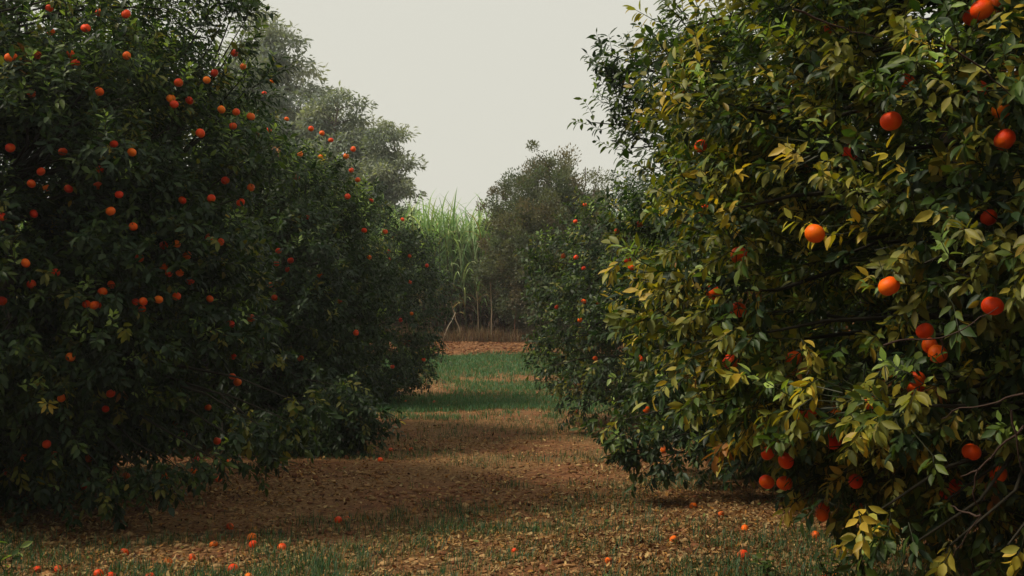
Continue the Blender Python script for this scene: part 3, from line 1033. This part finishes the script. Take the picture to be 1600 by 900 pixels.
def litter():
    r = np.random.default_rng(81)
    n = 170000
    u = r.random(n)
    pw = 1.5
    a, b = 5.2 ** (1 - pw), 30 ** (1 - pw)
    y = (a + u * (b - a)) ** (1 / (1 - pw))
    x = r.uniform(-.55, .55, n) * (y + 1)
    m = fbm(x * .9 + 60, y * .9, 3)
    ok = r.random(n) < sstep(.38, .52, m) * .75 + .24 + .4 * sstep(.8, 1.6, x) * (y < 9.5)
    x, y = x[ok], y[ok]
    n = len(x)
    P = np.stack([x, y, height(x, y) + r.uniform(.003, .018, n)], -1)
    az = r.uniform(0, 2 * PI, n)
    D = nrm(np.stack([np.cos(az), np.sin(az), r.normal(0, .28, n)], -1))
    N = nrm(np.stack([r.normal(0, .35, n), r.normal(0, .35, n), np.ones(n)], -1))
    cols = np.array([(.44, .27, .10), (.36, .20, .07), (.52, .36, .15), (.22, .10, .035), (.12, .05, .022), (.40, .19, .045), (.46, .32, .15)])
    col = cols[r.integers(0, len(cols), n)] * r.uniform(.28, .98, (n, 1))
    green = r.random(n) < .012
    col[green] = np.array([.12, .16, .04])
    v, t, q, c = stamp(leaf_template(1), P, D, N, r.uniform(.02, .058, n), col, r.uniform(-.6, .7, n), wid=r.uniform(.7, 1.4, n))
    o = link('dry_leaves', np_mesh('dry_leaves', v, t, q, c), M_DRY)
    tag(o, 'tan and brown fallen leaves littering the soil', 'leaf litter', kind='stuff')
    # clods: squashed, roughened little lumps
    base = np.array([(1, 0, 0), (-1, 0, 0), (0, 1, 0), (0, -1, 0), (0, 0, 1), (0, 0, -1)], float)
    tri = np.array([(0, 2, 4), (2, 1, 4), (1, 3, 4), (3, 0, 4), (2, 0, 5), (1, 2, 5), (3, 1, 5), (0, 3, 5)])
    # subdivide once
    vs_, fs, mid = [tuple(p) for p in base], [], {}
    def md(i, j):
        k = (min(i, j), max(i, j))
        if k not in mid:
            p = np.array(vs_[i]) + np.array(vs_[j]); p = p / np.linalg.norm(p); mid[k] = len(vs_); vs_.append(tuple(p))
        return mid[k]
    for a_, b_, c_ in tri:
        ab, bc, ca = md(a_, b_), md(b_, c_), md(c_, a_)
        fs += [(a_, ab, ca), (ab, b_, bc), (ca, bc, c_), (ab, bc, ca)]
    sv = np.array(vs_); ft = np.array(fs)
    n = 30000
    u = r.random(n)
    y = (a + u * (b - a)) ** (1 / (1 - pw)); x = r.uniform(-.55, .55, n) * (y + 1)
    m = fbm(x * 1.3 + 90, y * 1.3 + 4, 3)
    ok = r.random(n) < sstep(.36, .56, m) + .08
    x, y = x[ok], y[ok]; n = len(x)
    nb = 9000
    xb = r.uniform(-9, 8, nb); yb = r.uniform(31.0, 33.2, nb)
    x = np.concatenate([x, xb]); y = np.concatenate([y, yb]); n = len(x)
    size = r.gamma(1.8, .0045, n) + .005
    size = np.minimum(size, .035)
    size[-nb:] = size[-nb:] * 1.5
    V = sv[None] * (1 + r.normal(0, .26, (n, len(sv), 1))) * size[:, None, None] * np.stack([r.uniform(.8, 1.4, n), r.uniform(.8, 1.4, n), r.uniform(.4, .8, n)], -1)[:, None, :]
    V = V + np.stack([x, y, height(x, y) + size * .2], -1)[:, None, :]
    T = (ft[None] + (np.arange(n) * len(sv))[:, None, None]).reshape(-1, 3)
    cols = np.array([(.24, .12, .05), (.30, .165, .07), (.36, .22, .10), (.16, .065, .03)])
    col = np.repeat(cols[r.integers(0, 4, n)] * r.uniform(.7, 1.15, (n, 1)), len(sv), axis=0)
    col[-nb * len(sv):] *= np.array([.85, .72, .70])
    o = link('soil_clods', np_mesh('soil_clods', V.reshape(-1, 3), T, np.zeros((0, 4), int), col), M_CLOD, smooth=False)
    tag(o, 'crumbled reddish brown clods of dry soil', 'soil clods', kind='stuff')


litter()


# ------------------------------------------------------------------ low shoots and dead canes
def sprout(px, py, label, n, h, seed, llen=.08, cols='mid', group='leafy sprouts under the yellowing orange tree', dist=None):
    r = np.random.default_rng(seed)
    X, Y, Z = ground_at(px, py)
    root = empty('leafy_sprout', (X, Y, Z))
    tag(root, label, 'sprout', group)
    stems, PP, DD = [], [], []
    for i in range(n):
        a = r.uniform(0, 2 * PI)
        L = h * r.uniform(.6, 1.1)
        e = np.array([math.cos(a) * L * .55, math.sin(a) * L * .55, L])
        c_ = curve((0, 0, -.02), e, L * .12, 7, .006, r)
        stems.append((c_, np.linspace(.004, .0015, 7)))
        for k in range(9):
            t = .3 + .7 * k / 8
            q = c_[min(6, int(t * 6))] * (1 - (t * 6 % 1)) + c_[min(6, int(t * 6) + 1)] * (t * 6 % 1)
            b = k * 2.4 + r.uniform(-.3, .3)
            PP.append(q); DD.append((math.cos(b), math.sin(b), r.uniform(-.3, .5)))
    PP = np.array(PP); DD = nrm(np.array(DD))
    m = len(PP)
    cc = np.concatenate([PAL['mid'], PAL[cols]])
    v, t, q, c = stamp(leaf_template(0), PP, DD, nrm(np.array([0, 0, 1.0]) + r.normal(0, .4, PP.shape)), llen * r.uniform(.6, 1.1, m), cc[r.integers(0, len(cc), m)], r.uniform(.1, .4, m))
    link('leaves', np_mesh('sprout_leaves', v, t, q, c), M_LEAF, root)
    V, T, Q, K = tubes(stems, 5, (.05, .045, .025))
    link('stem', np_mesh('sprout_stem', V, T, Q, K), M_BARK, root)


sprout(1200, 905, 'small leafy sprout at the bottom edge beside a split fallen orange', 3, .16, 91)
sprout(1290, 915, 'leafy sprout with thin stems leaning over two fallen oranges', 5, .26, 92)
sprout(1350, 900, 'bushy sprout with drooping leaves below the trailing twigs', 7, .36, 93, cols='olive')
sprout(1440, 905, 'widest leafy sprout, in the shade of the yellowing tree', 8, .42, 94, cols='olive')
sprout(1520, 900, 'dark sprout close to the bottom corner', 6, .40, 95)
sprout(12, 897, 'single pale green sprout at the bottom edge in front of the dark left tree', 2, .22, 96, cols='young', group='sprouts')

# bare twigs hanging from the near tree's dark inside
def bare_twigs():
    r = np.random.default_rng(101)
    tree = [o for o in bpy.data.objects if o.name == 'orange_tree'][0]
    org = np.array(tree.location)
    lines = [[(1600, 615), (1560, 628), (1500, 637), (1470, 655)], [(1600, 665), (1560, 700), (1528, 735), (1520, 770), (1533, 805), (1510, 835), (1490, 870)],
             [(1533, 805), (1505, 800), (1485, 790)], [(1580, 640), (1590, 700), (1600, 740)], [(1528, 735), (1500, 745)],
             [(1380, 540), (1420, 530), (1470, 528), (1520, 505), (1560, 480)], [(1470, 528), (1475, 560)],
             [(1240, 15), (1290, 35), (1330, 50), (1380, 60)], [(1480, 70), (1540, 110), (1580, 150)]]
    for L in lines:
        items = []
        d = 3.8 + r.uniform(-.1, .2)
        pts = [np.array([0, 0, EYE]) + ray_of(x, y) * (d + .05 * i) - org for i, (x, y) in enumerate(L)]
        pts = np.array(pts)
        # finer
        fine = [pts[0]]
        for a, b in zip(pts[:-1], pts[1:]):
            for t in (.33, .66, 1): fine.append(a * (1 - t) + b * t + r.normal(0, .003, 3) * (t < 1))
        items.append((np.array(fine), np.linspace(.0038, .0014, len(fine))))
        V, T, Q, K = tubes(items, 6, (.045, .027, .020))
        link('bare_twig', np_mesh('bare_twig', V, T, Q, K), M_BARK, tree)


bare_twigs()


def dead_cane(px0, py0, px1, py1, y, label, rad=.022, col=(.30, .22, .14), base=None):
    p = []
    for px, py in ((px0, py0), (px1, py1)):
        p.append(np.array([0, 0, EYE]) + ray_of(px, py) * y)
    a, b = p
    gz = float(height(a[0], a[1]))
    a[2] = gz - .05 if base is None else a[2]
    V, T, Q, K = tubes([(curve(a - a, b - a, .05, 7, .012), np.linspace(rad, rad * .6, 7))], 6, col)
    r = np.random.default_rng(int(px0))
    v2 = blade(np.tile((b - a) * .8, (2, 1)), r.uniform(0, 6, 2), r.uniform(.4, .8, 2), np.full(2, .9), np.full(2, .03), r.uniform(2, 3, 2), np.tile(np.array([.26, .20, .07]), (2, 1)), 7, .4)
    V, T, Q, K = merge([(V, T, Q, K), v2])
    o = link('dead_cane', np_mesh('dead_cane', V, T, Q, K), M_DRY)
    o.location = a
    tag(o, label, 'cane stalk', 'broken dry canes at the foot of the sugarcane')


dead_cane(724, 530, 703, 470, 33.4, 'thick dry cane stalk leaning left over the bank')
dead_cane(770, 530, 766, 440, 33.5, 'upright pale cane stalk standing clear of the bush')
dead_cane(748, 530, 745, 455, 33.6, 'thin straight dry stalk beside the upright pale one', rad=.014)
dead_cane(690, 530, 712, 488, 33.2, 'short pale broken stalk slanting out by the dark left row', rad=.018, col=(.45, .38, .28))
dead_cane(800, 530, 808, 480, 33.2, 'short reddish stalk in the shade below the airy bush', rad=.016, col=(.20, .09, .06))

# ------------------------------------------------------------------ fallen oranges
FALL = [
    (158, 894, 1.0, 'bright fallen orange at the bottom edge, left one of a close pair'),
    (178, 899, 1.0, 'fallen orange cut by the bottom edge, right one of a close pair'),
    (238, 899, .95, 'fallen orange cut by the bottom edge, alone to the right of the close pair'),
    (266, 876, 1.0, 'flattened fallen orange beside a green blade, below the black shadow'),
    (303, 869, .8, 'small red fallen orange just above and beside the flattened one'),
    (367, 889, 1.05, 'round yellow-orange fallen fruit in full light near the bottom edge'),
    (391, 899, .9, 'fallen orange cut by the bottom edge, next to the round yellow-orange one'),
    (199, 860, .9, 'dim fallen orange at the lower rim of the black shadow'),
    (94, 887, .9, 'dull fallen orange among dead leaves near the bottom left corner'),
    (62, 889, .9, 'darkest fallen orange, nearest the bottom left corner'),
    (362, 821, .95, 'shaded fallen orange by the grass at the right end of the black shadow'),
    (396, 836, 1.0, 'upper fallen orange of the two that almost touch in the grass'),
    (398, 849, .9, 'lower, yellower fallen orange of the two that almost touch in the grass'),
    (336, 848, .9, 'brownish fallen orange left of the two that almost touch'),
    (334, 752, .9, 'fallen orange lit under the hem of the fruit-heavy tree'),
    (443, 855, 1.0, 'red-orange fallen fruit on bare soil right of the grass patch'),
    (530, 811, 1.0, 'brighter fallen orange of the pair lying out in the aisle'),
    (543, 809, .9, 'brownish fallen orange touching the brighter one out in the aisle'),
    (595, 716, .95, 'single fallen orange in the grass off the twig tip of the left row'),
    (611, 700, .9, 'pale pink fallen orange just behind the single one in the grass'),
    (643, 699, .8, 'faint fallen orange in the middle distance of the grass strip'),
    (542, 712, .85, 'dark fallen orange under the trailing twigs of the left row'),
    (635, 625, 1.0, 'far fallen orange nearest the foot of the last left tree'),
    (679, 625, 1.0, 'far fallen orange just above the far pair on the pale soil'),
    (690, 636, .9, 'yellower fallen orange of the far pair on the pale soil'),
    (702, 632, .95, 'redder fallen orange of the far pair on the pale soil'),
    (1082, 788, 1.05, 'dark red fallen orange in shadow below the hem of the right row'),
    (1125, 802, .95, 'dark fallen orange under the leaves, right of the dark red one'),
    (1162, 823, .95, 'greenish yellow fallen orange among the leaf litter'),
    (1052, 842, 1.05, 'yellow fallen orange with a dark spot on the open leaf litter'),
    (1160, 867, 1.15, 'split peeling fallen orange in the leaf litter'),
    (804, 857, .75, 'small fallen orange in the middle of the aisle'),
    (950, 874, .7, 'half-buried fallen orange between the aisle and the leaf litter'),
    (901, 640, .95, 'far fallen orange at the foot of the last right tree'),
    (1271, 835, 1.0, 'bright yellow-orange fallen fruit under the yellowing tree'),
    (1386, 848, .95, 'fallen orange glimpsed through the sprouts under the yellowing tree'),
    (1542, 838, 1.0, 'fallen orange lit behind the bare twigs, farthest right of all'),
    (1302, 897, 1.1, 'brownish fallen orange cut by the bottom edge under a sprout'),
    (1283, 899, .9, 'fallen orange cut by the bottom edge, half behind the brownish one'),
]
for px, py, sc_, lab in FALL:
    X, Y, Z = ground_at(px, py + 4)
    sc_ *= float(rng.uniform(.82, 1.0))
    o = put_orange('fallen_orange', (X, Y, Z + float(rng.uniform(.010, .024)) * sc_), sc_, rng, stalk=False, tip=1.2, calyx=Y < 12)
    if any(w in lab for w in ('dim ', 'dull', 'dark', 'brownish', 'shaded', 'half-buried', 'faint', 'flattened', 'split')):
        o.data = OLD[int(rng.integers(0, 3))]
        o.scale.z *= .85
    tag(o, lab, 'orange', 'fallen oranges')

# ------------------------------------------------------------------ haze
def haze():
    x0, x1, y0, y1, z0, z1 = -60, 60, -12, 75, -1.3, 18
    V = np.array([(x0, y0, z0), (x1, y0, z0), (x1, y1, z0), (x0, y1, z0), (x0, y0, z1), (x1, y0, z1), (x1, y1, z1), (x0, y1, z1)], float)
    Q = np.array([(0, 3, 2, 1), (4, 5, 6, 7), (0, 1, 5, 4), (1, 2, 6, 5), (2, 3, 7, 6), (3, 0, 4, 7)])
    m, n, out = mat('haze')
    pv = n.nodes.new('ShaderNodeVolumePrincipled')
    pv.inputs['Color'].default_value = (.95, .96, .98, 1)
    pv.inputs['Density'].default_value = 0.0009
    pv.inputs['Anisotropy'].default_value = 0.2
    n.links.new(pv.outputs[0], out.inputs['Volume'])
    o = link('haze', np_mesh('haze', V, np.zeros((0, 3), int), Q), m, smooth=False)
    tag(o, 'thin pale haze over the whole orchard', 'haze', kind='stuff')


haze()
